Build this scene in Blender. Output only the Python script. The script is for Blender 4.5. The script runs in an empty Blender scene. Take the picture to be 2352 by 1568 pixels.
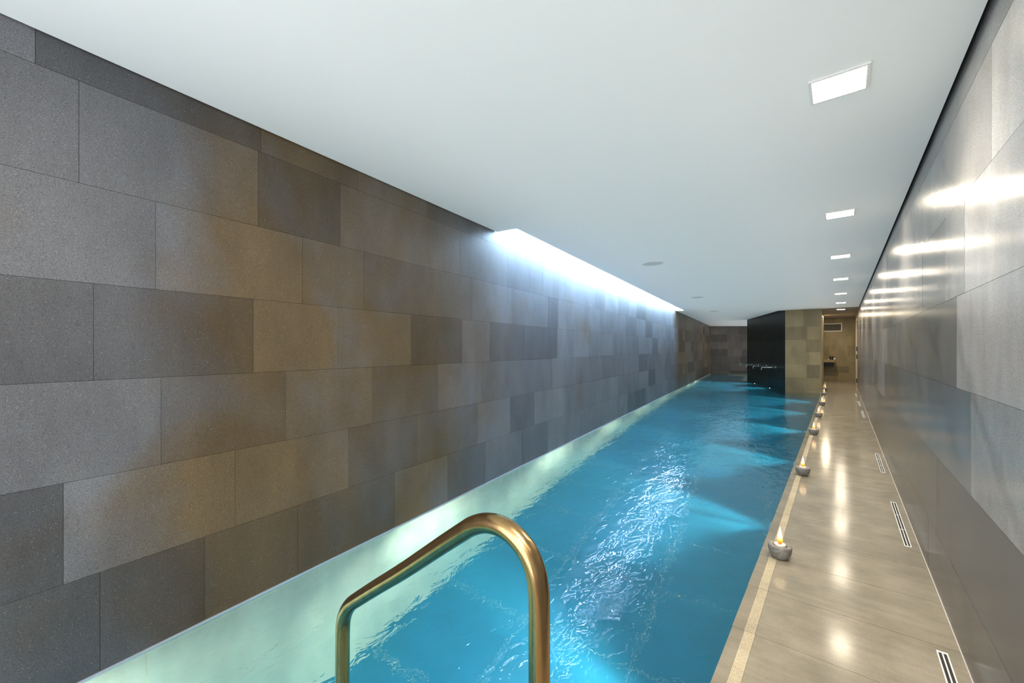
import bpy, bmesh, math, random
from mathutils import Vector, Matrix
random.seed(7)
S = bpy.context.scene
C = S.collection

# ------------------------------------------------------------------ camera, exposure
EYE, UP, POOL_W = 1.33, 1.20, -0.018          # eye height over the deck, ceiling over the eye, water level
ZC = EYE + UP                                  # ceiling height
FLOOR_Z = -1.36                                # pool floor
YAW = math.radians(38.98)
cd = bpy.data.cameras.new('camera'); cam = bpy.data.objects.new('camera', cd); C.objects.link(cam)
cam.location = (0, 0, EYE); cam.rotation_euler = (math.radians(90), 0, YAW)
cd.sensor_width = 36.0; cd.lens = 935.0 / 2352 * 36.0; cd.shift_y = 16.0 / 2352
cd.clip_start = 0.02; cd.clip_end = 200
S.camera = cam
S.view_settings.view_transform = 'Standard'; S.view_settings.look = 'None'
S.view_settings.exposure = 0.55; S.view_settings.gamma = 1.0; S.view_settings.use_curve_mapping = False
cy = S.cycles
cy.use_denoising = True
cy.max_bounces = 7; cy.diffuse_bounces = 4; cy.glossy_bounces = 3; cy.transmission_bounces = 5; cy.volume_bounces = 1
cy.caustics_reflective = True; cy.caustics_refractive = True; cy.blur_glossy = 0.6
cy.sample_clamp_indirect = 6.0; cy.sample_clamp_direct = 0.0
cy.use_fast_gi = True; cy.fast_gi_method = 'ADD'          # added ambient fill that brightens the ceiling, from no lamp in the hall
cy.use_adaptive_sampling = True; cy.adaptive_threshold = 0.1
W = bpy.data.worlds.new('world'); S.world = W; W.use_nodes = True
W.node_tree.nodes['Background'].inputs[0].default_value = (0.75, 0.85, 1.0, 1)
W.node_tree.nodes['Background'].inputs[1].default_value = 0.4
W.light_settings.ao_factor = 0.215; W.light_settings.distance = 0.9

def area(name, loc, rot, sx, sy, power, col, spread=180):
    l = bpy.data.lights.new(name, 'AREA'); l.shape = 'RECTANGLE'; l.size = sx; l.size_y = sy
    l.energy = power; l.color = col; l.spread = math.radians(spread)
    o = bpy.data.objects.new(name, l); C.objects.link(o); o.location = loc; o.rotation_euler = rot
    return o
# daylight through the glazed near end of the hall (behind the camera), and the two downlights behind it
area('daylight_window', (-1.0, -1.72, 1.35), (math.radians(-90), 0, math.radians(180)), 2.0, 2.1, 44, (0.86, 0.91, 1.0))
area('downlight_overhead', (0.0, 0.12, ZC - 0.012), (0, 0, 0), 0.2, 0.2, 26, (1.0, 0.92, 0.80))
area('downlight_behind', (0.0, -1.2, ZC - 0.012), (0, 0, 0), 0.2, 0.2, 26, (1.0, 0.92, 0.80))
DOWN_E, SLOT_E, POOL_P = 72.0, 86.0, 165.0
SLOT_COL = (0.50, 0.74, 1.0); DOWN_COL = (1.0, 0.86, 0.66)
# the ceiling slot throws its cool light down along the left wall
slot_light = area('slot_light', (-3.208, 8.295, ZC + 0.155), (0, math.radians(5), math.radians(7.51)), 0.09, 10.1, 62, (0.22, 0.53, 1.0), 62)

# ------------------------------------------------------------------ helpers
def tag(o, label=None, cat=None, group=None, kind=None):
    if label: o['label'] = label
    if cat: o['category'] = cat
    if group: o['group'] = group
    if kind: o['kind'] = kind
    return o
def link(name, me, mat=None, parent=None):
    o = bpy.data.objects.new(name, me); C.objects.link(o)
    if mat and not me.materials: me.materials.append(mat)
    if parent: o.parent = parent
    return o
def from_bm(name, bm, mat=None, parent=None, smooth=False):
    me = bpy.data.meshes.new(name); bm.normal_update(); bm.to_mesh(me); bm.free()
    if smooth:
        for p in me.polygons: p.use_smooth = True
    return link(name, me, mat, parent)
def empty(name, loc=(0, 0, 0), rz=0):
    o = bpy.data.objects.new(name, None); C.objects.link(o); o.location = loc; o.rotation_euler = (0, 0, rz)
    o.empty_display_size = 0.1
    return o
def bm_box(bm, x0, x1, y0, y1, z0, z1, bev=0):
    r = bmesh.ops.create_cube(bm, size=1.0)
    for v in r['verts']:
        v.co = Vector(((x0 + x1) / 2 + v.co.x * (x1 - x0), (y0 + y1) / 2 + v.co.y * (y1 - y0), (z0 + z1) / 2 + v.co.z * (z1 - z0)))
    if bev:
        es = list({e for v in r['verts'] for e in v.link_edges})
        bmesh.ops.bevel(bm, geom=es, offset=bev, segments=2, affect='EDGES', profile=0.5)
def box(name, mat, parent, *d, bev=0):
    bm = bmesh.new(); bm_box(bm, *d, bev=bev); return from_bm(name, bm, mat, parent)
def lathe(bm, prof, n=40, cx=0, cy_=0, close=False):
    rings = []
    for r, z in prof:
        rings.append([bm.verts.new((cx + r * math.cos(2 * math.pi * i / n), cy_ + r * math.sin(2 * math.pi * i / n), z)) for i in range(n)] if r > 1e-6 else [bm.verts.new((cx, cy_, z))])
    for a, b in zip(rings, rings[1:]):
        for i in range(n):
            j = (i + 1) % n
            if len(a) == 1: bm.faces.new((a[0], b[j], b[i]))
            elif len(b) == 1: bm.faces.new((a[i], a[j], b[0]))
            else: bm.faces.new((a[i], a[j], b[j], b[i]))
def sweep(bm, pts, rad, n=24, caps=True):
    pts = [Vector(p) for p in pts]; rings = []
    t0 = (pts[1] - pts[0]).normalized(); up = Vector((0, 1, 0)) if abs(t0.y) < 0.9 else Vector((1, 0, 0))
    nrm = (up - t0 * up.dot(t0)).normalized()
    for i, p in enumerate(pts):
        t = (pts[min(i + 1, len(pts) - 1)] - pts[max(i - 1, 0)]).normalized()
        nrm = (nrm - t * nrm.dot(t)).normalized(); b = t.cross(nrm)
        rings.append([bm.verts.new(p + (nrm * math.cos(2 * math.pi * k / n) + b * math.sin(2 * math.pi * k / n)) * rad) for k in range(n)])
    for a, c in zip(rings, rings[1:]):
        for k in range(n):
            bm.faces.new((a[k], a[(k + 1) % n], c[(k + 1) % n], c[k]))
    if caps:
        bm.faces.new(rings[0][::-1]); bm.faces.new(rings[-1])
def catmull(P, n=6):
    P = [Vector(p) for p in P]; out = []
    for i in range(len(P) - 1):
        p0, p1, p2, p3 = P[max(i - 1, 0)], P[i], P[i + 1], P[min(i + 2, len(P) - 1)]
        for k in range(n):
            t = k / n
            out.append(0.5 * ((2 * p1) + (p2 - p0) * t + (2 * p0 - 5 * p1 + 4 * p2 - p3) * t * t + (3 * p1 - p0 - 3 * p2 + p3) * t ** 3))
    out.append(P[-1]); return out
CUBE = {}
def unit_cube(mat):
    if mat.name not in CUBE:
        bm = bmesh.new(); bmesh.ops.create_cube(bm, size=1.0)
        me = bpy.data.meshes.new('tile_' + mat.name); bm.to_mesh(me); bm.free(); me.materials.append(mat); CUBE[mat.name] = me
    return CUBE[mat.name]
def piece(name, mat, parent, x0, x1, y0, y1, z0, z1, shade=1.0):
    o = bpy.data.objects.new(name, unit_cube(mat)); C.objects.link(o); o.parent = parent
    o.location = ((x0 + x1) / 2, (y0 + y1) / 2, (z0 + z1) / 2); o.scale = (x1 - x0, y1 - y0, z1 - z0)
    c = shade if isinstance(shade, tuple) else (shade, shade, shade)
    o.color = (*c, 1.0)
    return o

# ------------------------------------------------------------------ materials
class NT:
    def __init__(s, name):
        s.m = bpy.data.materials.new(name); s.m.use_nodes = True; s.t = s.m.node_tree; s.n = s.t.nodes; s.l = s.t.links
        s.b = s.n['Principled BSDF']; s.out = s.n['Material Output']
    def new(s, ty, **kw):
        o = s.n.new(ty)
        for k, v in kw.items(): setattr(o, k, v)
        return o
    def set(s, o, i, v):
        if hasattr(v, 'is_output'): s.l.new(v, o.inputs[i])
        else: o.inputs[i].default_value = v
    def pos(s):
        if not hasattr(s, '_p'): s._p = s.new('ShaderNodeNewGeometry').outputs['Position']
        return s._p
    def scaled(s, sc, rot=(0, 0, 0)):
        m = s.new('ShaderNodeMapping'); s.l.new(s.pos(), m.inputs[0]); m.inputs['Scale'].default_value = sc; m.inputs['Rotation'].default_value = rot
        return m.outputs[0]
    def noise(s, scale, detail=3, rough=0.55, vec=None, dist=0):
        o = s.new('ShaderNodeTexNoise'); s.l.new(vec or s.pos(), o.inputs['Vector'])
        o.inputs['Scale'].default_value = scale; o.inputs['Detail'].default_value = detail; o.inputs['Roughness'].default_value = rough; o.inputs['Distortion'].default_value = dist
        return o.outputs[0]
    def ramp(s, fac, stops):
        o = s.new('ShaderNodeValToRGB'); s.l.new(fac, o.inputs[0]); e = o.color_ramp.elements
        while len(e) < len(stops): e.new(0.5)
        for k, (p, c) in zip(e, stops): k.position = p; k.color = (*c, 1) if len(c) == 3 else c
        return o.outputs[0]
    def mix(s, fac, a, b, mode='MIX'):
        o = s.new('ShaderNodeMix', data_type='RGBA', blend_type=mode); s.set(o, 0, fac); s.set(o, 6, a); s.set(o, 7, b); return o.outputs[2]
    def math(s, op, a, b=0.0):
        o = s.new('ShaderNodeMath', operation=op); s.set(o, 0, a); s.set(o, 1, b); return o.outputs[0]
    def bump(s, h, strength, dist=0.01):
        o = s.new('ShaderNodeBump'); s.set(o, 'Height', h); o.inputs['Strength'].default_value = strength; o.inputs['Distance'].default_value = dist
        s.l.new(o.outputs[0], s.b.inputs['Normal']); return o
    def P(s, **kw):
        for k, v in kw.items(): s.set(s.b, k.replace('_', ' '), v)
        return s.m
def g(v): return (v, v, v, 1)
def plain(name, col, rough=0.5, metal=0.0, **kw):
    t = NT(name); t.P(Base_Color=(*col, 1), Roughness=rough, Metallic=metal, **kw); return t.m

def stone(name, cool, warm, rough, warm_bias=0.5, speck=0.5, vein=0.0, tint=True, grain=0.35, streak=False, warm_light=False, tone_mix=True, spec=0.5):
    t = NT(name)
    nz = t.noise(0.85, 3, 0.55, dist=0.8)
    if warm_light:                                     # paints warm light as brown and cool light as grey along the wall
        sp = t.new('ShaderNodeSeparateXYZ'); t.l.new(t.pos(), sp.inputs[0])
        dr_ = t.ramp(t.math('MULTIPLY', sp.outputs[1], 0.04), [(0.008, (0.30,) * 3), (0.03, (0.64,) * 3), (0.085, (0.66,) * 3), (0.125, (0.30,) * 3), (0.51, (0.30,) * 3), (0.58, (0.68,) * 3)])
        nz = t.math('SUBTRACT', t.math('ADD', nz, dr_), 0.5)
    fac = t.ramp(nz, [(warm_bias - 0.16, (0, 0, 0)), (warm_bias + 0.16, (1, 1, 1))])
    base = t.mix(fac, (*cool, 1), (*warm, 1)) if tone_mix else (*cool, 1)  # stone tone; on the left wall also painted light
    fine = t.ramp(t.noise(260, 2, 0.7, vec=t.scaled((1, 1, 1.6))), [(0.30, (1 - grain,) * 3), (0.7, (1 + grain,) * 3)])
    base = t.mix(1.0, base, fine, 'MULTIPLY')
    cloud = t.ramp(t.noise(3.2, 4, 0.6, vec=t.scaled((1.3, 1.3, 0.5))), [(0.3, (0.82,) * 3), (0.7, (1.16,) * 3)])
    base = t.mix(1.0, base, cloud, 'MULTIPLY')
    if streak:
        base = t.mix(1.0, base, t.ramp(t.noise(9, 5, 0.65, vec=t.scaled((0.35, 3.2, 1), (0, 0, 0.06))), [(0.3, (0.90,) * 3), (0.7, (1.08,) * 3)]), 'MULTIPLY')
    if vein:
        w = t.new('ShaderNodeTexWave', wave_type='BANDS', bands_direction='DIAGONAL'); t.l.new(t.scaled((0.8, 0.8, -1.2)), w.inputs['Vector'])
        w.inputs['Scale'].default_value = 0.9; w.inputs['Distortion'].default_value = 5; w.inputs['Detail'].default_value = 4; w.inputs['Detail Scale'].default_value = 1.2
        v = t.ramp(w.outputs['Fac'], [(0.0, (1 - vein,) * 3), (0.16, (1, 1, 1))])
        base = t.mix(1.0, base, v, 'MULTIPLY')
    if tint:
        oi = t.new('ShaderNodeObjectInfo'); base = t.mix(1.0, base, oi.outputs['Color'], 'MULTIPLY')
    vo = t.new('ShaderNodeTexVoronoi'); t.l.new(t.pos(), vo.inputs['Vector']); vo.inputs['Scale'].default_value = 95
    dots = t.ramp(vo.outputs['Distance'], [(0.06, (1, 1, 1)), (0.11, (0, 0, 0))])
    sel = t.ramp(t.noise(31, 1), [(0.47, (0, 0, 0)), (0.56, (1, 1, 1))])
    base = t.mix(t.math('MULTIPLY', t.math('MULTIPLY', dots, sel), speck), base, (0.62, 0.60, 0.56, 1))
    rr = t.ramp(t.noise(5, 3), [(0.3, (rough * 0.93,) * 3), (0.7, (rough * 1.07,) * 3)])
    if rough > 0.35: t.bump(t.noise(420, 2, 0.7), 0.12, 0.002)
    t.P(Base_Color=base, Roughness=rr); t.b.inputs['Specular IOR Level'].default_value = spec
    return t.m

M = {}
M['wall'] = stone('dark_basalt', (0.118, 0.118, 0.126), (0.106, 0.073, 0.037), 0.42, 0.5, 0.8, warm_light=True, grain=0.55)  # brown and grey patches paint in warm and cool light
M['wall_r'] = stone('honed_basalt', (0.168, 0.170, 0.180), (0.188, 0.178, 0.165), 0.225, 0.56, 0.3, vein=0.16, spec=0.45)
M['pier'] = stone('warm_basalt', (0.225, 0.178, 0.095), (0.19, 0.148, 0.075), 0.5, 0.5, 0.2)
M['far'] = stone('brown_basalt', (0.10, 0.083, 0.066), (0.085, 0.07, 0.055), 0.4, 0.5, 0.2)
M['black'] = stone('black_stone', (0.006, 0.014, 0.015), (0.006, 0.010, 0.012), 0.33, 0.5, 0.0, grain=0.15, spec=0.15)
M['deck'] = stone('deck_stone', (0.255, 0.224, 0.168), (0.255, 0.220, 0.162), 0.14, 0.5, 0.25, grain=0.16, spec=0.15, streak=True)
M['strip'] = stone('rough_strip_stone', (0.42, 0.35, 0.235), (0.41, 0.34, 0.225), 0.75, 0.5, 0.35, grain=0.35)
M['pool_wall'] = stone('pool_wall_stone', (0.66, 0.67, 0.54), (0.56, 0.60, 0.49), 0.5, 0.5, 0.0, grain=0.06)
M['pool_floor'] = stone('pool_floor_stone', (0.012, 0.14, 0.30), (0.015, 0.155, 0.29), 0.5, 0.5, 0.0, grain=0.05)
M['mortar'] = plain('dark_mortar', (0.085, 0.082, 0.078), 0.9)
M['grout'] = plain('pale_grout', (0.60, 0.56, 0.48), 0.9)
M['pool_grout'] = plain('pool_grout', (0.80, 0.78, 0.62), 0.9)
def ceiling_mat():
    t = NT('white_ceiling_paint'); t.bump(t.noise(60, 3), 0.03, 0.003); t.P(Base_Color=(0.91, 0.905, 0.88, 1), Roughness=0.62); return t.m
M['ceiling'] = ceiling_mat()
M['taupe'] = plain('dim_ceiling_paint', (0.19, 0.155, 0.115), 0.7)  # dimness of the passage ceiling, painted in as brown
M['gap'] = plain('shadow_gap', (0.02, 0.02, 0.022), 0.9)
M['white'] = plain('white_enamel', (0.80, 0.79, 0.76), 0.4)
M['sealant'] = plain('pale_sealant', (0.55, 0.51, 0.46), 0.5)
M['lit_edge'] = plain('lit_edge_paint', (0.70, 0.73, 0.78), 0.3, 0.6)  # stands for light caught on the slab edges
M['dark'] = plain('dark_void', (0.03, 0.026, 0.022), 0.8)
M['blackmetal'] = plain('black_metal', (0.02, 0.02, 0.02), 0.4, 0.5)
M['chrome'] = plain('polished_chrome', (0.85, 0.85, 0.82), 0.12, 1.0)
M['doorpaint'] = plain('door_paint', (0.42, 0.37, 0.29), 0.4)
M['louvre'] = plain('louvre_paint', (0.13, 0.11, 0.08), 0.5)
M['glassy'] = plain('window_glass', (0.9, 0.95, 1.0), 0.05, 0.0, Transmission_Weight=1.0)
def emis(name, col, e):
    t = NT(name); em = t.new('ShaderNodeEmission'); em.inputs[0].default_value = (*col, 1); em.inputs[1].default_value = e
    t.l.new(em.outputs[0], t.out.inputs[0]); return t.m
M['lamp'] = emis('downlight_diffuser', DOWN_COL, DOWN_E)
M['slot'] = emis('slot_diffuser', SLOT_COL, SLOT_E)
M['uwlamp'] = emis('pool_lamp_lens', (0.85, 0.95, 1.0), 9.0)
def bronze():
    t = NT('brushed_bronze')
    n = t.noise(40, 4, 0.6, vec=t.scaled((1, 1, 0.25)))
    t.P(Base_Color=t.ramp(n, [(0.3, (0.38, 0.235, 0.10)), (0.7, (0.50, 0.325, 0.15))]), Metallic=1.0,
        Roughness=t.ramp(t.noise(90, 3), [(0.3, (0.19,) * 3), (0.7, (0.25,) * 3)])); return t.m
M['bronze'] = bronze()
def concrete():
    t = NT('grey_clay_bowl')
    tc = t.new('ShaderNodeTexCoord').outputs['Object']
    n = t.noise(24, 5, 0.6, vec=tc, dist=1.2); n2 = t.noise(240, 2, 0.6, vec=tc)
    c = t.ramp(n, [(0.32, (0.13, 0.12, 0.10)), (0.5, (0.20, 0.19, 0.17)), (0.70, (0.29, 0.28, 0.255))])
    t.bump(n2, 0.25, 0.002); t.P(Base_Color=c, Roughness=0.6); return t.m
M['bowl'] = concrete()
M['wax'] = plain('cream_wax', (0.85, 0.80, 0.68), 0.45, Subsurface_Weight=0.0)
M['tin'] = plain('pale_cup', (0.75, 0.73, 0.68), 0.35, 0.3)
def flame():
    t = NT('candle_flame'); gz = t.new('ShaderNodeSeparateXYZ'); t.l.new(t.new('ShaderNodeTexCoord').outputs['Generated'], gz.inputs[0])
    core = t.ramp(gz.outputs[2], [(0.0, (0.9, 0.10, 0.01)), (0.10, (1.0, 0.22, 0.02)), (0.26, (1.0, 0.55, 0.10)), (0.42, (1.0, 0.88, 0.55)), (0.95, (1.0, 0.92, 0.70))])
    lw = t.new('ShaderNodeLayerWeight'); lw.inputs[0].default_value = 0.5
    c = t.mix(t.ramp(lw.outputs['Facing'], [(0.55, (0, 0, 0)), (0.92, (1, 1, 1))]), core, (1.0, 0.36, 0.05, 1))
    em = t.new('ShaderNodeEmission'); t.l.new(c, em.inputs[0]); em.inputs[1].default_value = 1.5
    t.l.new(em.outputs[0], t.out.inputs[0]); return t.m
M['flame'] = flame()
def water():
    t = NT('pool_water')
    v = t.scaled((1, 1, 0.0)); v2 = t.scaled((1.0, 0.55, 0.0), (0, 0, 0.5))
    h = t.math('ADD', t.math('MULTIPLY', t.noise(2.6, 2, 0.5, vec=v2), 0.5), t.math('MULTIPLY', t.noise(11.0, 3, 0.6, vec=v2, dist=0.8), 0.24))
    bp = t.new('ShaderNodeBump'); t.l.new(h, bp.inputs['Height']); bp.inputs['Strength'].default_value = 0.5; bp.inputs['Distance'].default_value = 0.055
    gl = t.new('ShaderNodeBsdfGlass'); gl.inputs['IOR'].default_value = 1.333; gl.inputs['Roughness'].default_value = 0.0
    t.l.new(bp.outputs[0], gl.inputs['Normal']); t.l.new(gl.outputs[0], t.out.inputs['Surface'])
    ab = t.new('ShaderNodeVolumeAbsorption'); ab.inputs[0].default_value = (0.30, 0.86, 0.96, 1); ab.inputs[1].default_value = 0.32
    sc = t.new('ShaderNodeVolumeScatter'); sc.inputs[0].default_value = (0.06, 0.66, 1.0, 1); sc.inputs[1].default_value = 0.24; sc.inputs['Anisotropy'].default_value = 0.25
    ad = t.new('ShaderNodeAddShader'); t.l.new(ab.outputs[0], ad.inputs[0]); t.l.new(sc.outputs[0], ad.inputs[1]); t.l.new(ad.outputs[0], t.out.inputs['Volume'])
    t.n.remove(t.b); return t.m
M['water'] = water()

# ------------------------------------------------------------------ plan
L0 = Vector((-2.352, 0.0)); LD = Vector((-0.1307, 0.9914)).normalized(); LN = Vector((LD.y, -LD.x))     # left wall: origin, direction, into the room
def L(s, t=0.0): return L0 + LD * s + LN * t
RX = 0.408                                                                # right wall
def edge(y): return -0.398 - 0.0045 * y                                   # pool side edge of the deck
YB, YN, YP = 20.5, -1.8, -1.4                                             # passage back wall, near wall, near end of the pool
A = Vector((-1.375, 15.35)); Cc = Vector((-0.462, 15.35)); B = Vector((-3.061, 19.391)); D = Vector((-0.545, YB))
F0 = Vector((-5.498, 23.851)); F1 = Vector((-2.3, 26.44))
LS1 = 24.06

def jitter(a, b, lo, hi, fixed=()):
    """joint positions from a to b: the fixed ones where given, random lengths elsewhere"""
    out = [a]; fx = sorted(f for f in fixed if a < f < b); first = fx[0] if fx else None
    if first is not None:
        back = []; x = first
        while x - a > hi:
            x -= random.uniform(lo, hi); back.append(x)
        out += sorted(back) + fx
    while b - out[-1] > hi: out.append(out[-1] + random.uniform(lo, hi))
    out.append(b); return out

def tiled_wall(name, p0, p1, side, z0, z1, levels, lo, hi, mat, label, cat='wall', fixed=None, shades=None, th=0.014, gap=0.0014, base_th=0.12, back=None, var=0.16, base=None):
    """backing slab of mortar with every stone a child; local x runs p0->p1, the stones' faces lie on the line, room on `side`"""
    d = (p1 - p0); ln = d.length; ang = math.atan2(d.y, d.x)
    root = box(name, base or M['mortar'], None, 0, ln, *((-base_th - th, -th) if side > 0 else (th, th + base_th)), z0, z1)
    root.location = (p0.x, p0.y, 0); root.rotation_euler = (0, 0, ang)
    tag(root, label, cat, kind='structure')
    lv = [z0] + [l for l in levels if z0 < l < z1] + [z1]
    for k in range(len(lv) - 1):
        js = jitter(0, ln, lo, hi, (fixed or {}).get(k, ()))
        for i in range(len(js) - 1):
            sh = (shades or {}).get((k, round((js[i] + js[i + 1]) / 2, 1)))
            if sh is None:
                for key, val in (shades or {}).items():
                    if key[0] == k and js[i] - 0.01 <= key[1] <= js[i + 1] + 0.01: sh = val
            if sh is None:
                vv = var * (2.2 if name == 'wall_left' and js[i] > 15 else 1.0); sh = 1.0 + random.uniform(-vv, vv)
                if random.random() < 0.12: sh *= 0.72
            off = random.uniform(0, 0.0009)
            y = (-th, -off) if side > 0 else (off, th)
            piece('tile', mat, root, js[i] + gap / 2, js[i + 1] - gap / 2, y[0], y[1], lv[k] + gap / 2, lv[k + 1] - gap / 2, sh)
    return root

# ---- left wall: local x = s + 1.9
lvL = [EYE + v for v in (-0.925, -0.528, -0.1308, 0.2662, 0.6637, 1.0725)]
SO = 1.9
fixL = {0: [0.239, 0.61, 1.081, 1.828, 2.426], 1: [0.135, 0.746, 1.426], 2: [-0.3, 0.44, 1.009, 1.624, 2.3], 3: [-0.35, 0.22, 0.835, 1.348, 1.992, 2.626, 3.074, 3.75, 4.665],
        4: [-0.25, 0.42, 1.111, 1.547, 2.249, 2.777, 3.5, 4.391, 4.693, 5.5, 6.403], 5: [-0.5, 0.178, 0.86, 1.367, 2.601, 3.404, 4.244, 4.707, 5.38, 6.126, 6.63], 6: [-0.6, 0.063, 0.875, 1.5]}
fixL = {k: [s + SO for s in v] for k, v in fixL.items()}
shL = {(6, 0.4 + SO): 0.62, (6, -0.2 + SO): 1.15, (5, 1.1 + SO): 0.66, (5, 3.8 + SO): 0.8, (1, -0.05 + SO): 0.55, (0, -0.1 + SO): 0.6, (0, 0.4 + SO): 0.65, (1, 0.4 + SO): 1.1,
       (2, 1.3 + SO): 1.05, (5, 0.5 + SO): 1.0, (4, 0.7 + SO): 1.08, (3, 1.1 + SO): 1.08, (1, 1.1 + SO): 1.12, (0, 0.85 + SO): 0.86, (0, 1.4 + SO): 0.85, (1, 1.8 + SO): 0.85}
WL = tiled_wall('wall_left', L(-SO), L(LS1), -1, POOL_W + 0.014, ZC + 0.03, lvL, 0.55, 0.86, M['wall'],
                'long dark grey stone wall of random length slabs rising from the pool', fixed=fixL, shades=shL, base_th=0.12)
# ---- right wall
lvR = [EYE + v for v in (-1.024, -0.598, -0.18, 0.237, 0.657, 1.064)]
fy = {0: [1.6, 2.831, 3.502, 4.4, 5.848, 7.3, 8.931], 1: [1.4, 3.2, 5.0, 6.6, 8.2], 2: [1.1, 2.46, 4.925, 6.7, 7.9], 3: [0.9, 2.718, 5.285, 6.4], 4: [0.8, 2.566, 2.978, 3.735, 5.753, 7.0], 5: [0.7, 2.163, 4.1], 6: [1.5, 3.3]}
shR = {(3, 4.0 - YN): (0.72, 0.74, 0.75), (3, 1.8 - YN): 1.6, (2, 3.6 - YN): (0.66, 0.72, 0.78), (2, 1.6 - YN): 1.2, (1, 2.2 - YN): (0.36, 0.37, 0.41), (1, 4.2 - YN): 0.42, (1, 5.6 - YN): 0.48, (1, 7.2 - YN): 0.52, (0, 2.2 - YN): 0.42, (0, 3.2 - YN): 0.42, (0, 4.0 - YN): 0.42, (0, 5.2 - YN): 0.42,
       (0, 6.5 - YN): 0.42, (0, 8 - YN): 0.42, (4, 1.6 - YN): 1.75, (4, 2.75 - YN): 1.15, (4, 3.4 - YN): 0.85, (5, 1.5 - YN): 2.1, (5, 3.0 - YN): 1.3, (6, 2.5 - YN): 1.0}  # low rows darker, high rows lighter: part stone tone, part painted light
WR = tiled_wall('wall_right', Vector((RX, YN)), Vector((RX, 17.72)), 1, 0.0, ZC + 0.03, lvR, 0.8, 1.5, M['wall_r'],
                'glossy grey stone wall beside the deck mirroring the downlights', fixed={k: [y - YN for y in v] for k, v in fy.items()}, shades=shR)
# ---- far wall, pier and dark wall, passage
lvF = [0.12, 0.50, 0.90, 1.30, 1.69, 2.09]
tiled_wall('wall_far', F0, F1, -1, FLOOR_Z, ZC + 0.03, [POOL_W - 0.03] + lvF, 0.6, 1.1, M['far'], 'brown stone end wall across the far end of the pool', var=0.3)
tiled_wall('wall_pier', A, Cc, -1, FLOOR_Z, ZC + 0.02, [-0.5, 0.05, 0.43, 0.83, 1.22, 1.60, 2.0], 0.38, 0.62, M['pier'], 'warm grey stone pier face between pool and passage', var=0.22)
tiled_wall('wall_dark', B, A, -1, FLOOR_Z, ZC + 0.02, [-0.5, 0.3, 0.69, 1.6], 1.1, 2.0, M['black'], 'nearly black stone side wall carrying the water spouts', var=0.25)
tiled_wall('wall_passage', Vector((-1.2, YB)), Vector((RX + 0.35, YB)), -1, 0.0, ZC + 0.02, [0.38, 0.63, 1.03, 1.43, 1.82, 2.2], 0.45, 0.9, M['pier'], 'warm stone back wall at the end of the deck passage', var=0.16)
w = box('wall_passage_side', M['pier'], None, 0, (D - Cc).length, 0.0, 0.04, -0.4, ZC + 0.02)
w.location = (Cc.x, Cc.y, 0); w.rotation_euler = (0, 0, math.atan2(D.y - Cc.y, D.x - Cc.x)); tag(w, 'narrow return of the stone pier along the passage', 'wall', kind='structure')
# right wall beyond the tiles: door niche
box_r = box('wall_right_end', M['pier'], None, RX, RX + 0.12, 19.75, YB, 0, ZC + 0.02); tag(box_r, 'short stone wall end behind the passage door', 'wall', kind='structure')
# near end wall behind the camera, around a big glazed opening
bm = bmesh.new()
bm_box(bm, -2.4, -2.05, YN - 0.12, YN, FLOOR_Z, ZC + 0.1); bm_box(bm, 0.05, 0.6, YN - 0.12, YN, FLOOR_Z, ZC + 0.1)
bm_box(bm, -2.05, 0.05, YN - 0.12, YN, FLOOR_Z, 0.25); bm_box(bm, -2.05, 0.05, YN - 0.12, YN, 2.45, ZC + 0.1)
tag(from_bm('wall_near', bm, M['ceiling']), 'white end wall behind the camera around a window', 'wall', kind='structure')
wn = empty('window_1', (-1.0, YN - 0.06, 1.35)); tag(wn, 'large end window behind the camera', 'window', kind='structure')
bm = bmesh.new()
for a in ((-1.05, -1.0), (-0.025, 0.025), (1.0, 1.05)): bm_box(bm, *a, -0.03, 0.03, -1.1, 1.1)
for a in ((-1.1, -1.05), (1.05, 1.1)): bm_box(bm, -1.05, 1.05, -0.03, 0.03, *a)
from_bm('window_frame', bm, M['blackmetal'], wn); box('pane', M['white'], wn, -1.05, 1.05, -0.008, 0.008, -1.1, 1.1)

# ------------------------------------------------------------------ ceiling with the light slot
SL0, SL1, SLW = 3.19, 13.5, 0.25
def prism(bm, poly, z0, z1):
    a = [bm.verts.new((p[0], p[1], z0)) for p in poly]; b = [bm.verts.new((p[0], p[1], z1)) for p in poly]; n = len(poly)
    bm.faces.new(a[::-1]); bm.faces.new(b)
    for i in range(n): bm.faces.new((a[i], a[(i + 1) % n], b[(i + 1) % n], b[i]))
GL, GR = 0.009, 0.015
def rr(s):                                                             # right edge of the ceiling opposite s
    return (RX - GR, L(s).y)
YPC = 15.42
bm = bmesh.new(); VC = {}
def cv(p):
    k = (round(p[0], 4), round(p[1], 4))
    if k not in VC: VC[k] = bm.verts.new((p[0], p[1], ZC))
    return VC[k]
for poly in ([L(-SO, GL), rr(-SO), rr(SL0), L(SL0, SLW), L(SL0, GL)], [L(SL0, SLW), rr(SL0), rr(SL1), L(SL1, SLW)],
             [L(SL1, GL), L(SL1, SLW), rr(SL1), (RX - GR, YPC), (A.x - 0.2, YPC), (B.x, B.y), (F1.x, F1.y), L(LS1, GL)]):
    bm.faces.new([cv(p) for p in poly])
ex = bmesh.ops.extrude_face_region(bm, geom=list(bm.faces), use_keep_orig=True)
for v in ex['geom']:
    if isinstance(v, bmesh.types.BMVert): v.co.z += 0.06
bmesh.ops.recalc_face_normals(bm, faces=bm.faces)
CE = tag(from_bm('ceiling', bm, M['ceiling']), 'smooth white plaster ceiling with a light slot along the left wall', 'ceiling', kind='structure')
bm = bmesh.new(); prism(bm, [(Cc.x - 0.1, YPC), (RX + 0.35, YPC), (RX + 0.35, YB + 0.1), (D.x - 0.7, YB + 0.1)], ZC - 0.004, ZC + 0.06)
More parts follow.
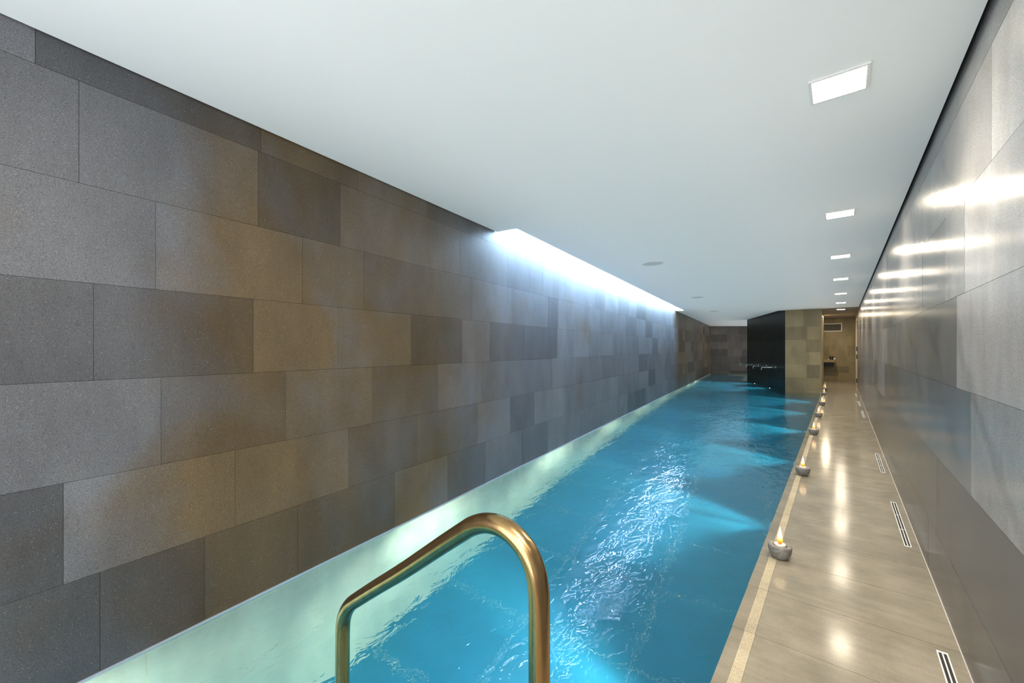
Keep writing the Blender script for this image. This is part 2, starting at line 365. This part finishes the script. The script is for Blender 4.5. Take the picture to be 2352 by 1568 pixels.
bmesh.ops.recalc_face_normals(bm, faces=bm.faces)
tag(from_bm('ceiling_passage', bm, M['taupe']), 'ceiling over the passage beyond the pier, its dimness painted in taupe', 'ceiling', kind='structure')
bm = bmesh.new(); prism(bm, [L(-SO - 0.1, -0.2), (RX + 0.5, YN - 0.2), (RX + 0.5, 27.2), L(LS1 + 3, -0.2)], ZC + 0.42, ZC + 0.5)
bmesh.ops.recalc_face_normals(bm, faces=bm.faces)
tag(from_bm('roof_deck', bm, M['gap']), 'dark slab above the plaster ceiling', 'ceiling', kind='structure')
# shadow gap liners
bm = bmesh.new(); bm_box(bm, RX - GR - 0.004, RX + 0.02, YN, YPC, ZC + 0.03, ZC + 0.05)
tag(from_bm('trim_1', bm, M['gap']), 'dark shadow gap between ceiling and right wall', 'trim', kind='structure')
sl = empty('light_slot', (L(SL0).x, L(SL0).y, ZC), math.atan2(LD.y, LD.x)); tag(sl, 'long recessed slot of cool white light along the left wall', 'light')
SLN = SL1 - SL0
box('diffuser', M['slot'], sl, 0.02, SLN - 0.02, -SLW + 0.015, -0.14, 0.17, 0.18)
box('housing_top', M['white'], sl, 0.0, SLN, -0.139, -0.001, 0.17, 0.18)
box('housing', M['white'], sl, 0, SLN, -SLW - 0.02, -SLW, 0.0601, 0.32)
box('end_cap', M['white'], sl, -0.02, 0.0, -SLW - 0.02, 0.0, 0.0601, 0.32); box('end_cap', M['white'], sl, SLN, SLN + 0.02, -SLW - 0.02, 0.0, 0.0601, 0.32)
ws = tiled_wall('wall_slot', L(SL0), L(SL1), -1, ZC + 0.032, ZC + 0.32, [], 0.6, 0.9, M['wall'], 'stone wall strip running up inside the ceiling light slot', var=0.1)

# ------------------------------------------------------------------ deck
P0 = 0.4345; J0 = 2.183 - P0 * 9
fl = empty('floor', (0, 0, 0)); tag(fl, 'narrow deck of beige grey stone tiles along the pool', 'floor', kind='structure')
bm = bmesh.new(); prism(bm, [(edge(YN) + 0.006, YN), (RX + 0.3, YN), (RX + 0.3, YB), (-0.7, YB), (-0.7, 15.5), (edge(15.5) + 0.006, 15.5)], -0.10, -0.016)
bmesh.ops.recalc_face_normals(bm, faces=bm.faces)
from_bm('screed', bm, M['grout'], fl)
y = J0; k = 0
while y < YB:
    y1 = min(y + P0, YB); gp = 0.0014
    a, b = y + gp, y1 - gp
    x0 = edge(a); sh = 1 + random.uniform(-0.05, 0.05)
    if y > 15.2: x0 = -0.56
    if y1 > YN:
        piece('tile', M['deck'], fl, x0 + 0.0952, RX - 0.001, a, b, -0.03, random.uniform(-0.0004, 0.0), sh)
        piece('coping_stone', M['deck'], fl, x0, x0 + 0.0492, a, b, -0.034, 0.0, sh * random.uniform(0.86, 0.94))
        piece('anti_slip_strip', M['strip'], fl, x0 + 0.05, x0 + 0.0945, a, b, -0.03, 0.0006, random.uniform(0.94, 1.06))
    y = y1; k += 1
box('floor_niche', M['deck'], fl, RX, RX + 0.3, 17.7, YB, -0.03, 0.0)
t = box('trim_2', M['sealant'], None, RX - 0.003, RX + 0.001, YN, 17.7, -0.002, 0.0025); tag(t, 'pale sealant line where deck meets right wall', 'trim', kind='structure')
t = box('painted_light_strip', M['lit_edge'], None, 0, LS1 + SO, -0.006, 0.02, POOL_W + 0.003, POOL_W + 0.0125); t.location = (L(-SO).x, L(-SO).y, 0); t.rotation_euler = (0, 0, math.atan2(LD.y, LD.x))  # added strip painting the light on the slabs' bottom edge
tag(t, 'thin added strip painting the lit slab edges along the water under the left wall', 'trim', kind='structure')

# ------------------------------------------------------------------ pool basin
pb = empty('pool_basin', (0, 0, 0)); tag(pb, 'stone lined lap pool basin under the water', 'pool', kind='structure')
bm = bmesh.new(); prism(bm, [L(-SO, -0.1), (RX, YN), (RX, 15.6), (A.x + 0.2, 15.6), (B.x + 0.3, B.y), (F1.x, F1.y + 0.3), L(LS1 + 0.5, -0.1)], FLOOR_Z - 0.1, FLOOR_Z - 0.003)
bmesh.ops.recalc_face_normals(bm, faces=bm.faces); from_bm('screed', bm, M['pool_grout'], pb)
def side_tiles(p0, p1, side, name, lo, hi, rows, fixed=(), zt=POOL_W + 0.002):
    d = p1 - p0; ln = d.length; ang = math.atan2(d.y, d.x)
    js = jitter(0, ln, lo, hi, fixed); zs = [FLOOR_Z - 0.02] + rows + [zt]
    sgn = -1 if side > 0 else 1
    for k in range(len(zs) - 1):
        for i in range(len(js) - 1):
            x0, x1 = js[i] + 0.003, js[i + 1] - 0.003; ctr = p0 + d.normalized() * ((x0 + x1) / 2) + Vector((-d.y, d.x)).normalized() * (sgn * 0.008)
            o = piece(name, M['pool_wall'], pb, 0, x1 - x0, 0, 0.016, zs[k] + 0.002, zs[k + 1] - 0.002, random.uniform(0.94, 1.04))
            o.location = (ctr.x, ctr.y, (zs[k] + zs[k + 1]) / 2); o.rotation_euler = (0, 0, ang)
sl_j = [s + SO for s in (0.39, 1.20, 2.00, 2.80, 3.6, 4.4, 5.2, 6.0, 6.8)]
side_tiles(L(-SO, -0.002), L(LS1, -0.002), -1, 'wall_tile', 0.78, 0.82, [-0.68], sl_j)
side_tiles(Vector((edge(YP) - 0.0 + 0.004, YP)), Vector((edge(15.35) + 0.004, 15.35)), 1, 'wall_tile', 0.78, 0.82, [-0.68], zt=-0.036)
bm = bmesh.new(); d = LD
for a, b, o_ in ((L(-SO, -0.1), L(LS1 + 0.5, -0.1), 0.07),):
    prism(bm, [L(-SO, -0.12), L(-SO, -0.005), L(LS1 + 0.5, -0.005), L(LS1 + 0.5, -0.12)], FLOOR_Z - 0.1, POOL_W + 0.002)
prism(bm, [(edge(YN) + 0.022, YN), (edge(YN) + 0.15, YN), (edge(15.4) + 0.15, 15.4), (edge(15.4) + 0.022, 15.4)], FLOOR_Z - 0.1, -0.036)
prism(bm, [(-2.3, YP - 0.15), (-0.38, YP - 0.15), (-0.38, YP), (-2.3, YP)], FLOOR_Z - 0.1, POOL_W + 0.002)
bmesh.ops.recalc_face_normals(bm, faces=bm.faces); from_bm('wall_backing', bm, M['pool_grout'], pb)
# floor tiles, laid along the left wall
u0 = -1.6
TS = 0.80
for i in range(33):
    for j in range(5):
        s0, t0 = u0 + i * TS, 0.0 + j * TS
        c = L(s0 + TS / 2, t0 + TS / 2)
        if c.x > edge(c.y) + 0.5 or (c.y > 15.6 and c.x > -0.9 - (c.y - 15.6) * 0.42) or c.y > 25.5: continue
        o = piece('floor_tile', M['pool_floor'], pb, 0, TS - 0.006, 0, TS - 0.006, FLOOR_Z - 0.02, FLOOR_Z, random.uniform(0.93, 1.05))
        o.location = (c.x, c.y, FLOOR_Z - 0.01); o.rotation_euler = (0, 0, math.atan2(LD.y, LD.x))
# water body (closed, its sides buried in the basin walls)
bm = bmesh.new()
prism(bm, [L(-SO, -0.012), (edge(YP) + 0.012, YP - 0.05), (edge(15.36) + 0.012, 15.36), (A.x + 0.01, 15.362), (B.x + 0.01, B.y), (F1.x + 0.2, F1.y + 0.05), L(LS1 + 0.02, -0.012)], FLOOR_Z - 0.004, POOL_W)
bmesh.ops.recalc_face_normals(bm, faces=bm.faces)
wt = from_bm('pool_water', bm, M['water']); tag(wt, 'clear turquoise pool water with small ripples', 'water', kind='structure')

# ------------------------------------------------------------------ underwater lamps
def pool_lamp(p, nrm, label, power, tilt=-0.55):
    n = Vector((nrm[0], nrm[1], 0)).normalized(); q = n.to_track_quat('Z', 'Y')
    o = empty('underwater_lamp', p); o.rotation_mode = 'QUATERNION'; o.rotation_quaternion = q
    tag(o, label, 'lamp', 'underwater lamps in the pool walls')
    bm = bmesh.new(); lathe(bm, [(0.0, -0.01), (0.085, -0.01), (0.085, 0.012), (0.065, 0.018), (0.06, 0.012), (0.0, 0.012)], 28); from_bm('rim', bm, M['chrome'], o, True)
    bm = bmesh.new(); lathe(bm, [(0.0, 0.013), (0.058, 0.013), (0.05, 0.018), (0.0, 0.020)], 28); from_bm('lens', bm, M['uwlamp'], o, True)
    for nm, e, cone_, bl, ti in (('underwater_flood', power, 72, 0.8, tilt), ('underwater_beam', power * 2.0, 28, 1.0, -0.05)):
        l = bpy.data.lights.new(nm, 'SPOT'); l.energy = e; l.color = (0.90, 1.0, 0.97); l.spot_size = math.radians(cone_); l.spot_blend = bl; l.shadow_soft_size = 0.04
        lo = bpy.data.objects.new(nm, l); C.objects.link(lo)
        d = Vector((n.x, n.y + 0.32 * abs(n.x), ti)); lo.rotation_euler = d.to_track_quat('-Z', 'Y').to_euler(); lo.location = Vector(p) + n * 0.05
ord_ = ['below the lower edge of the picture', 'nearest the rail', 'beside the first and second candles', 'third along the deck edge from the rail', 'fourth along the deck edge from the rail', 'fifth along the deck edge from the rail', 'farthest along the deck edge, before the pier']
for i, yy in enumerate((-0.75, 1.5, 3.766, 6.0, 8.26, 10.57, 12.9)):
    pool_lamp((edge(yy) - 0.006, yy, -0.17), (-1, 0.0), 'round underwater pool lamp, ' + ord_[i], POOL_P)
bn = Vector((-(A - B).y, (A - B).x)).normalized()
bn = -bn if bn.x > 0 else bn
for p, lb in (((-2.595, 18.219), 'round pool lamp in the dark wall, the farther of two'), ((-1.889, 16.445), 'round pool lamp in the dark wall, the nearer of two')):
    pool_lamp((p[0] + bn.x * 0.01, p[1] + bn.y * 0.01, -0.16), bn, lb, POOL_P * 1.3)

# ------------------------------------------------------------------ handrail
RY = 0.652
pts = [(-1.205, FLOOR_Z), (-1.205, -0.6), (-1.205, 0.1), (-1.205, 0.30), (-1.2045, 0.42), (-1.202, 0.47), (-1.194, 0.502), (-1.178, 0.53), (-1.153, 0.558), (-1.118, 0.585), (-1.025, 0.653), (-0.888, 0.751), (-0.748, 0.856), (-0.672, 0.912), (-0.640, 0.934),
       (-0.604, 0.950), (-0.565, 0.956), (-0.526, 0.949), (-0.491, 0.927), (-0.470, 0.896), (-0.4615, 0.862), (-0.459, 0.82), (-0.459, 0.70), (-0.459, 0.2), (-0.459, -0.6), (-0.459, FLOOR_Z)]
hr = empty('handrail', (-0.83, RY, FLOOR_Z)); tag(hr, 'bent brushed bronze tube handrail standing in the pool', 'handrail')
bm = bmesh.new(); sweep(bm, catmull([(x + 0.83, 0, z - FLOOR_Z) for x, z in pts], 6), 0.0212, 28); from_bm('tube', bm, M['bronze'], hr, True)
for x in (-1.205, -0.459):
    bm = bmesh.new(); lathe(bm, [(0.022, 0.002), (0.05, 0.002), (0.05, 0.008), (0.045, 0.012), (0.022, 0.012)], 28); f_ = from_bm('base_flange', bm, M['bronze'], hr, True); f_.location = (x + 0.83, 0, 0)

# ------------------------------------------------------------------ candles
def make_candle():
    c = empty('bowl_candle')
    bm = bmesh.new()
    lathe(bm, [(0.0, 0.0), (0.036, 0.0), (0.047, 0.008), (0.057, 0.025), (0.063, 0.048), (0.065, 0.072), (0.064, 0.080), (0.060, 0.0835), (0.041, 0.081), (0.037, 0.076), (0.036, 0.064), (0.0, 0.062)], 44)
    from_bm('bowl', bm, M['bowl'], c, True)
    bm = bmesh.new(); lathe(bm, [(0.0, 0.064), (0.031, 0.064), (0.032, 0.086), (0.0305, 0.089), (0.028, 0.086), (0.0, 0.085)], 32); cup = from_bm('wax_cup', bm, M['tin'], c, True)
    bm = bmesh.new(); lathe(bm, [(0.0275, 0.0855), (0.02, 0.0868), (0.0, 0.087)], 28); from_bm('wax', bm, M['wax'], cup, True)
    bm = bmesh.new(); sweep(bm, [(0, 0, 0.086), (0.0005, 0, 0.096), (0.002, 0, 0.103)], 0.002, 8); from_bm('wick', bm, M['dark'], c)
    bm = bmesh.new(); prof = [(0.0, 0.098), (0.007, 0.0925), (0.012, 0.094), (0.0150, 0.103), (0.0160, 0.114), (0.0145, 0.130), (0.0115, 0.147), (0.0080, 0.165), (0.0045, 0.181), (0.0018, 0.192), (0.0, 0.198)]
    lathe(bm, prof, 20); from_bm('flame', bm, M['flame'], c, True)
    return c
def copy_tree(o, parent=None):
    n = o.copy(); C.objects.link(n)
    if parent: n.parent = parent
    for ch in list(o.children): copy_tree(ch, n)
    return n
cand = make_candle()
cp = [(-0.304, 3.085, 'grey stone bowl candle on the deck edge, largest and nearest'), (-0.315, 5.245, 'grey bowl candle on the deck edge, second from the front'), (-0.332, 7.82, 'grey bowl candle on the deck edge, third from the front'),
      (-0.344, 9.86, 'grey bowl candle in the middle of the row on the deck edge'), (-0.352, 11.95, 'grey bowl candle on the deck edge, third from the far end'), (-0.380, 14.5, 'grey bowl candle just before the stone pier, second from the far end'), (-0.40, 16.3, 'smallest, farthest bowl candle beside the pier corner')]
cl = []
for i, (x, yy, lb) in enumerate(cp):
    c = cand if i == 0 else copy_tree(cand)
    c.location = (x, yy, 0.0008); c.rotation_euler = (0, 0, i * 1.3); tag(c, lb, 'candle', 'lit bowl candles along the deck edge')
    l = bpy.data.lights.new('candle_glow', 'POINT'); l.energy = 0.12; l.color = (1.0, 0.62, 0.28); l.shadow_soft_size = 0.03
    lo = bpy.data.objects.new('candle_glow', l); C.objects.link(lo); lo.location = (x, yy, 0.16)

# ------------------------------------------------------------------ deck vents
def make_vent(ln):
    v = empty('floor_vent'); wv = 0.036; b = 0.005
    bm = bmesh.new()
    for x in ((-wv / 2, -wv / 2 + b), (-b / 2, b / 2), (wv / 2 - b, wv / 2)): bm_box(bm, *x, 0, ln, 0.0, 0.003)
    for yv in ((0, 0.010), (ln - 0.010, ln)): bm_box(bm, -wv / 2, wv / 2, *yv, 0.0, 0.0031)
    for q in (0.33, 0.66): bm_box(bm, -wv / 2, wv / 2, ln * q - 0.004, ln * q + 0.004, 0.0, 0.0016)
    from_bm('frame', bm, M['white'], v); box('slot', M['dark'], v, -wv / 2 + 0.002, wv / 2 - 0.002, 0.004, ln - 0.004, 0.0, 0.001)
    return v
v0 = make_vent(1.02)
vl = ['at the bottom of the picture, nearest the camera', 'beside the gap between the first two candles', 'third from the camera', 'fourth from the camera, small and distant', 'second from the far end of the deck', 'at the far end of the deck']
for i, (x, yy) in enumerate(((0.342, 1.55), (0.348, 3.79), (0.348, 5.89), (0.339, 10.37), (0.336, 12.42), (0.325, 14.66))):
    v = v0 if i == 0 else copy_tree(v0)
    v.location = (x, yy, 0.0004); tag(v, 'white floor vent, ' + vl[i], 'floor vent', 'slot vents in the deck')

# ------------------------------------------------------------------ ceiling downlights and speakers
def make_down():
    o = empty('downlight'); w_ = 0.095
    box('diffuser', M['lamp'], o, -w_, w_, -w_, w_, -0.006, -0.003)
    bm = bmesh.new()
    for a in ((-w_ - 0.012, -w_), (w_, w_ + 0.012)):
        bm_box(bm, *a, -w_ - 0.012, w_ + 0.012, -0.009, 0.0); bm_box(bm, -w_, w_, *a, -0.009, 0.0)
    from_bm('trim_ring', bm, M['white'], o); return o
d0 = make_down()
dl = ['largest, nearest the camera', 'second from the camera', 'third from the camera', 'middle of the row of seven', 'third from the far end', 'last one on the white ceiling before the passage', 'farthest, over the passage mouth']
for i, yy in enumerate((2.37, 4.65, 6.8, 9.0, 11.4, 13.7, 15.95)):
    o = d0 if i == 0 else copy_tree(d0)
    sl_ = bpy.data.lights.new('downlight_beam', 'SPOT'); sl_.energy = 62 if i < 6 else 40; sl_.color = (1.0, 0.90, 0.74); sl_.spot_size = math.radians(124); sl_.spot_blend = 0.75; sl_.shadow_soft_size = 0.05
    so = bpy.data.objects.new('downlight_beam', sl_); C.objects.link(so); so.location = (-0.01, yy, ZC - 0.02)
    o.location = (-0.01, yy, ZC - 0.0002 if i < 6 else ZC - 0.0045); tag(o, 'square warm ceiling downlight, ' + dl[i], 'downlight', 'downlights in a row over the deck')
def make_speaker():
    o = empty('ceiling_speaker')
    bm = bmesh.new(); lathe(bm, [(0.132, 0.0), (0.15, 0.0), (0.15, -0.006), (0.146, -0.009), (0.135, -0.009), (0.132, -0.005)], 48); from_bm('bezel', bm, M['white'], o, True)
    bm = bmesh.new(); lathe(bm, [(0.0, -0.0065), (0.08, -0.0062), (0.133, -0.004)], 48); from_bm('grille', bm, M['speaker'], o, True); return o
def spk():
    t = NT('speaker_mesh'); vo = t.new('ShaderNodeTexVoronoi'); t.l.new(t.pos(), vo.inputs['Vector']); vo.inputs['Scale'].default_value = 260
    t.P(Base_Color=t.ramp(vo.outputs['Distance'], [(0.2, (0.35, 0.36, 0.36)), (0.45, (0.66, 0.67, 0.66))]), Roughness=0.6); return t.m
M['speaker'] = spk()
s0 = make_speaker()
for i, (x, yy, lb) in enumerate(((-2.069, 5.709, 'round white ceiling speaker over the pool, the nearest and largest'), (-2.62, 10.13, 'round white ceiling speaker, the middle one of three'), (-3.19, 14.3, 'round white ceiling speaker near the far end of the pool'))):
    o = s0 if i == 0 else copy_tree(s0)
    o.location = (x, yy, ZC - 0.0002); tag(o, lb, 'speaker', 'round speakers in the ceiling')

# ------------------------------------------------------------------ water spouts on the dark wall
def make_spout():
    o = empty('water_spout')
    P = [(0, 0, 0), (0.30, 0, 0), (0.385, 0, 0), (0.41, 0, -0.006), (0.424, 0, -0.02), (0.428, 0, -0.045), (0.428, 0, -0.09)]
    bm = bmesh.new(); sweep(bm, catmull(P, 5), 0.017, 16); from_bm('pipe', bm, M['chrome'], o, True)
    bm = bmesh.new(); sweep(bm, [(0.001, 0, 0), (0.012, 0, 0)], 0.042, 24); from_bm('wall_rose', bm, M['chrome'], o); return o
sp0 = make_spout(); an = math.atan2(bn.y, bn.x)
for i, (x, yy, lb) in enumerate(((-1.666, 15.886, 'chrome water spout on the dark wall, the nearest of four'), (-2.045, 16.837, 'chrome water spout on the dark wall, second from the front'), (-2.418, 17.774, 'chrome water spout on the dark wall, third from the front'), (-2.759, 18.631, 'chrome water spout on the dark wall, the farthest, seen against the end wall'))):
    o = sp0 if i == 0 else copy_tree(sp0)
    o.location = (x + bn.x * 0.002, yy + bn.y * 0.002, 0.70); o.rotation_euler = (0, 0, an); tag(o, lb, 'water spout', 'water spouts over the pool')

# ------------------------------------------------------------------ passage: wash stand, bottles, wall vent, door
wb = empty('wash_basin', (-0.4, YB - 0.002, 0.0)); tag(wb, 'wall hung stone slab wash basin at the end of the passage', 'basin')
box('slab', M['pier'], wb, -0.14, 0.215, -0.46, 0, 0.79, 0.89, bev=0.004); box('trap_cover', M['blackmetal'], wb, -0.13, 0.17, -0.30, 0, 0.62, 0.789)
bm = bmesh.new(); lathe(bm, [(0.0, 0.0), (0.027, 0.0), (0.03, 0.004), (0.03, 0.115), (0.024, 0.128), (0.011, 0.132), (0.011, 0.15), (0.0, 0.15)], 20)
def bottle(x, yy, hgt, lb):
    o = empty('soap_bottle', (x, yy, 0.8905))
    bm = bmesh.new(); lathe(bm, [(0.0, 0.0), (0.026, 0.0), (0.028, 0.004), (0.028, hgt * 0.75), (0.02, hgt * 0.85), (0.010, hgt * 0.88), (0.0, hgt * 0.88)], 20); from_bm('body', bm, M['blackmetal'], o, True)
    bm = bmesh.new(); sweep(bm, [(0, 0, hgt * 0.88), (0, 0, hgt)], 0.006, 10); sweep(bm, [(0.004, 0, hgt), (-0.035, 0, hgt - 0.004)], 0.006, 10); from_bm('pump', bm, M['blackmetal'], o, True)
    tag(o, lb, 'bottle', 'soap bottles on the wash basin')
bm.free()
bottle(-0.335, YB - 0.25, 0.15, 'dark pump bottle standing on the wash basin, the left one'); bottle(-0.26, YB - 0.28, 0.14, 'dark pump bottle standing on the wash basin, the right one')
tl = empty('tumbler', (-0.215, YB - 0.34, 0.8905)); tag(tl, 'small pale cup at the front corner of the wash basin', 'cup')
bm = bmesh.new(); lathe(bm, [(0.0, 0.0), (0.024, 0.0), (0.028, 0.06), (0.025, 0.06), (0.022, 0.006), (0.0, 0.006)], 20); from_bm('cup', bm, M['white'], tl, True)
sd = empty('soap_dish', (-0.385, YB - 0.40, 0.8905)); tag(sd, 'flat pale soap dish on the front of the wash basin', 'dish')
bm = bmesh.new(); lathe(bm, [(0.0, 0.0), (0.03, 0.0), (0.042, 0.014), (0.038, 0.015), (0.028, 0.005), (0.0, 0.005)], 20); from_bm('dish', bm, M['white'], sd, True)
gv = empty('wall_vent', (-0.36, YB - 0.001, 2.16)); tag(gv, 'long white framed air grille high on the passage wall', 'vent')
hw_, hh = 0.375, 0.155
bm = bmesh.new()
for a in ((-hw_, -hw_ + 0.025), (hw_ - 0.025, hw_)): bm_box(bm, *a, -0.018, 0, -hh, hh)
for a in ((-hh, -hh + 0.025), (hh - 0.025, hh)): bm_box(bm, -hw_ + 0.025, hw_ - 0.025, -0.018, 0, *a)
from_bm('frame', bm, M['white'], gv); box('backing', M['dark'], gv, -hw_ + 0.01, hw_ - 0.01, -0.003, 0, -hh + 0.01, hh - 0.01)
for i in range(22): box('louvre', M['louvre'], gv, -0.335 + i * 0.0315, -0.335 + i * 0.0315 + 0.014, -0.014, -0.004, -hh + 0.026, hh - 0.026)
dr = empty('door_1', (RX + 0.02, 18.73, 0.0)); tag(dr, 'narrow taupe door in the right wall at the passage end', 'door', kind='structure')
box('door_leaf', M['doorpaint'], dr, 0.04, 0.08, -0.94, 0.94, 0.004, 2.30)
bm = bmesh.new()
for a in ((-1.01, -0.945), (0.945, 1.01)): bm_box(bm, -0.018, 0.10, *a, 0.0, 2.36)
bm_box(bm, -0.018, 0.10, -1.01, 1.01, 2.305, 2.36); from_bm('door_frame', bm, M['doorpaint'], dr)
bm = bmesh.new(); bm_box(bm, 0.0, 0.12, -1.01, 1.01, 2.361, ZC); tag(from_bm('wall_over_door', bm, M['pier']), 'short wall piece over the passage door', 'wall', kind='structure').location = (RX, 18.73, 0)
for z in (1.24, 0.98, 0.18):
    bm = bmesh.new(); bm_box(bm, -0.045, 0.0, -0.985, -0.955, z, z + 0.15, 0.004); from_bm('hinge', bm, M['blackmetal'], dr)
area('passage_light', (-0.44, 18.6, ZC - 0.03), (0, 0, 0), 0.07, 0.07, 24, (1.0, 0.84, 0.58))
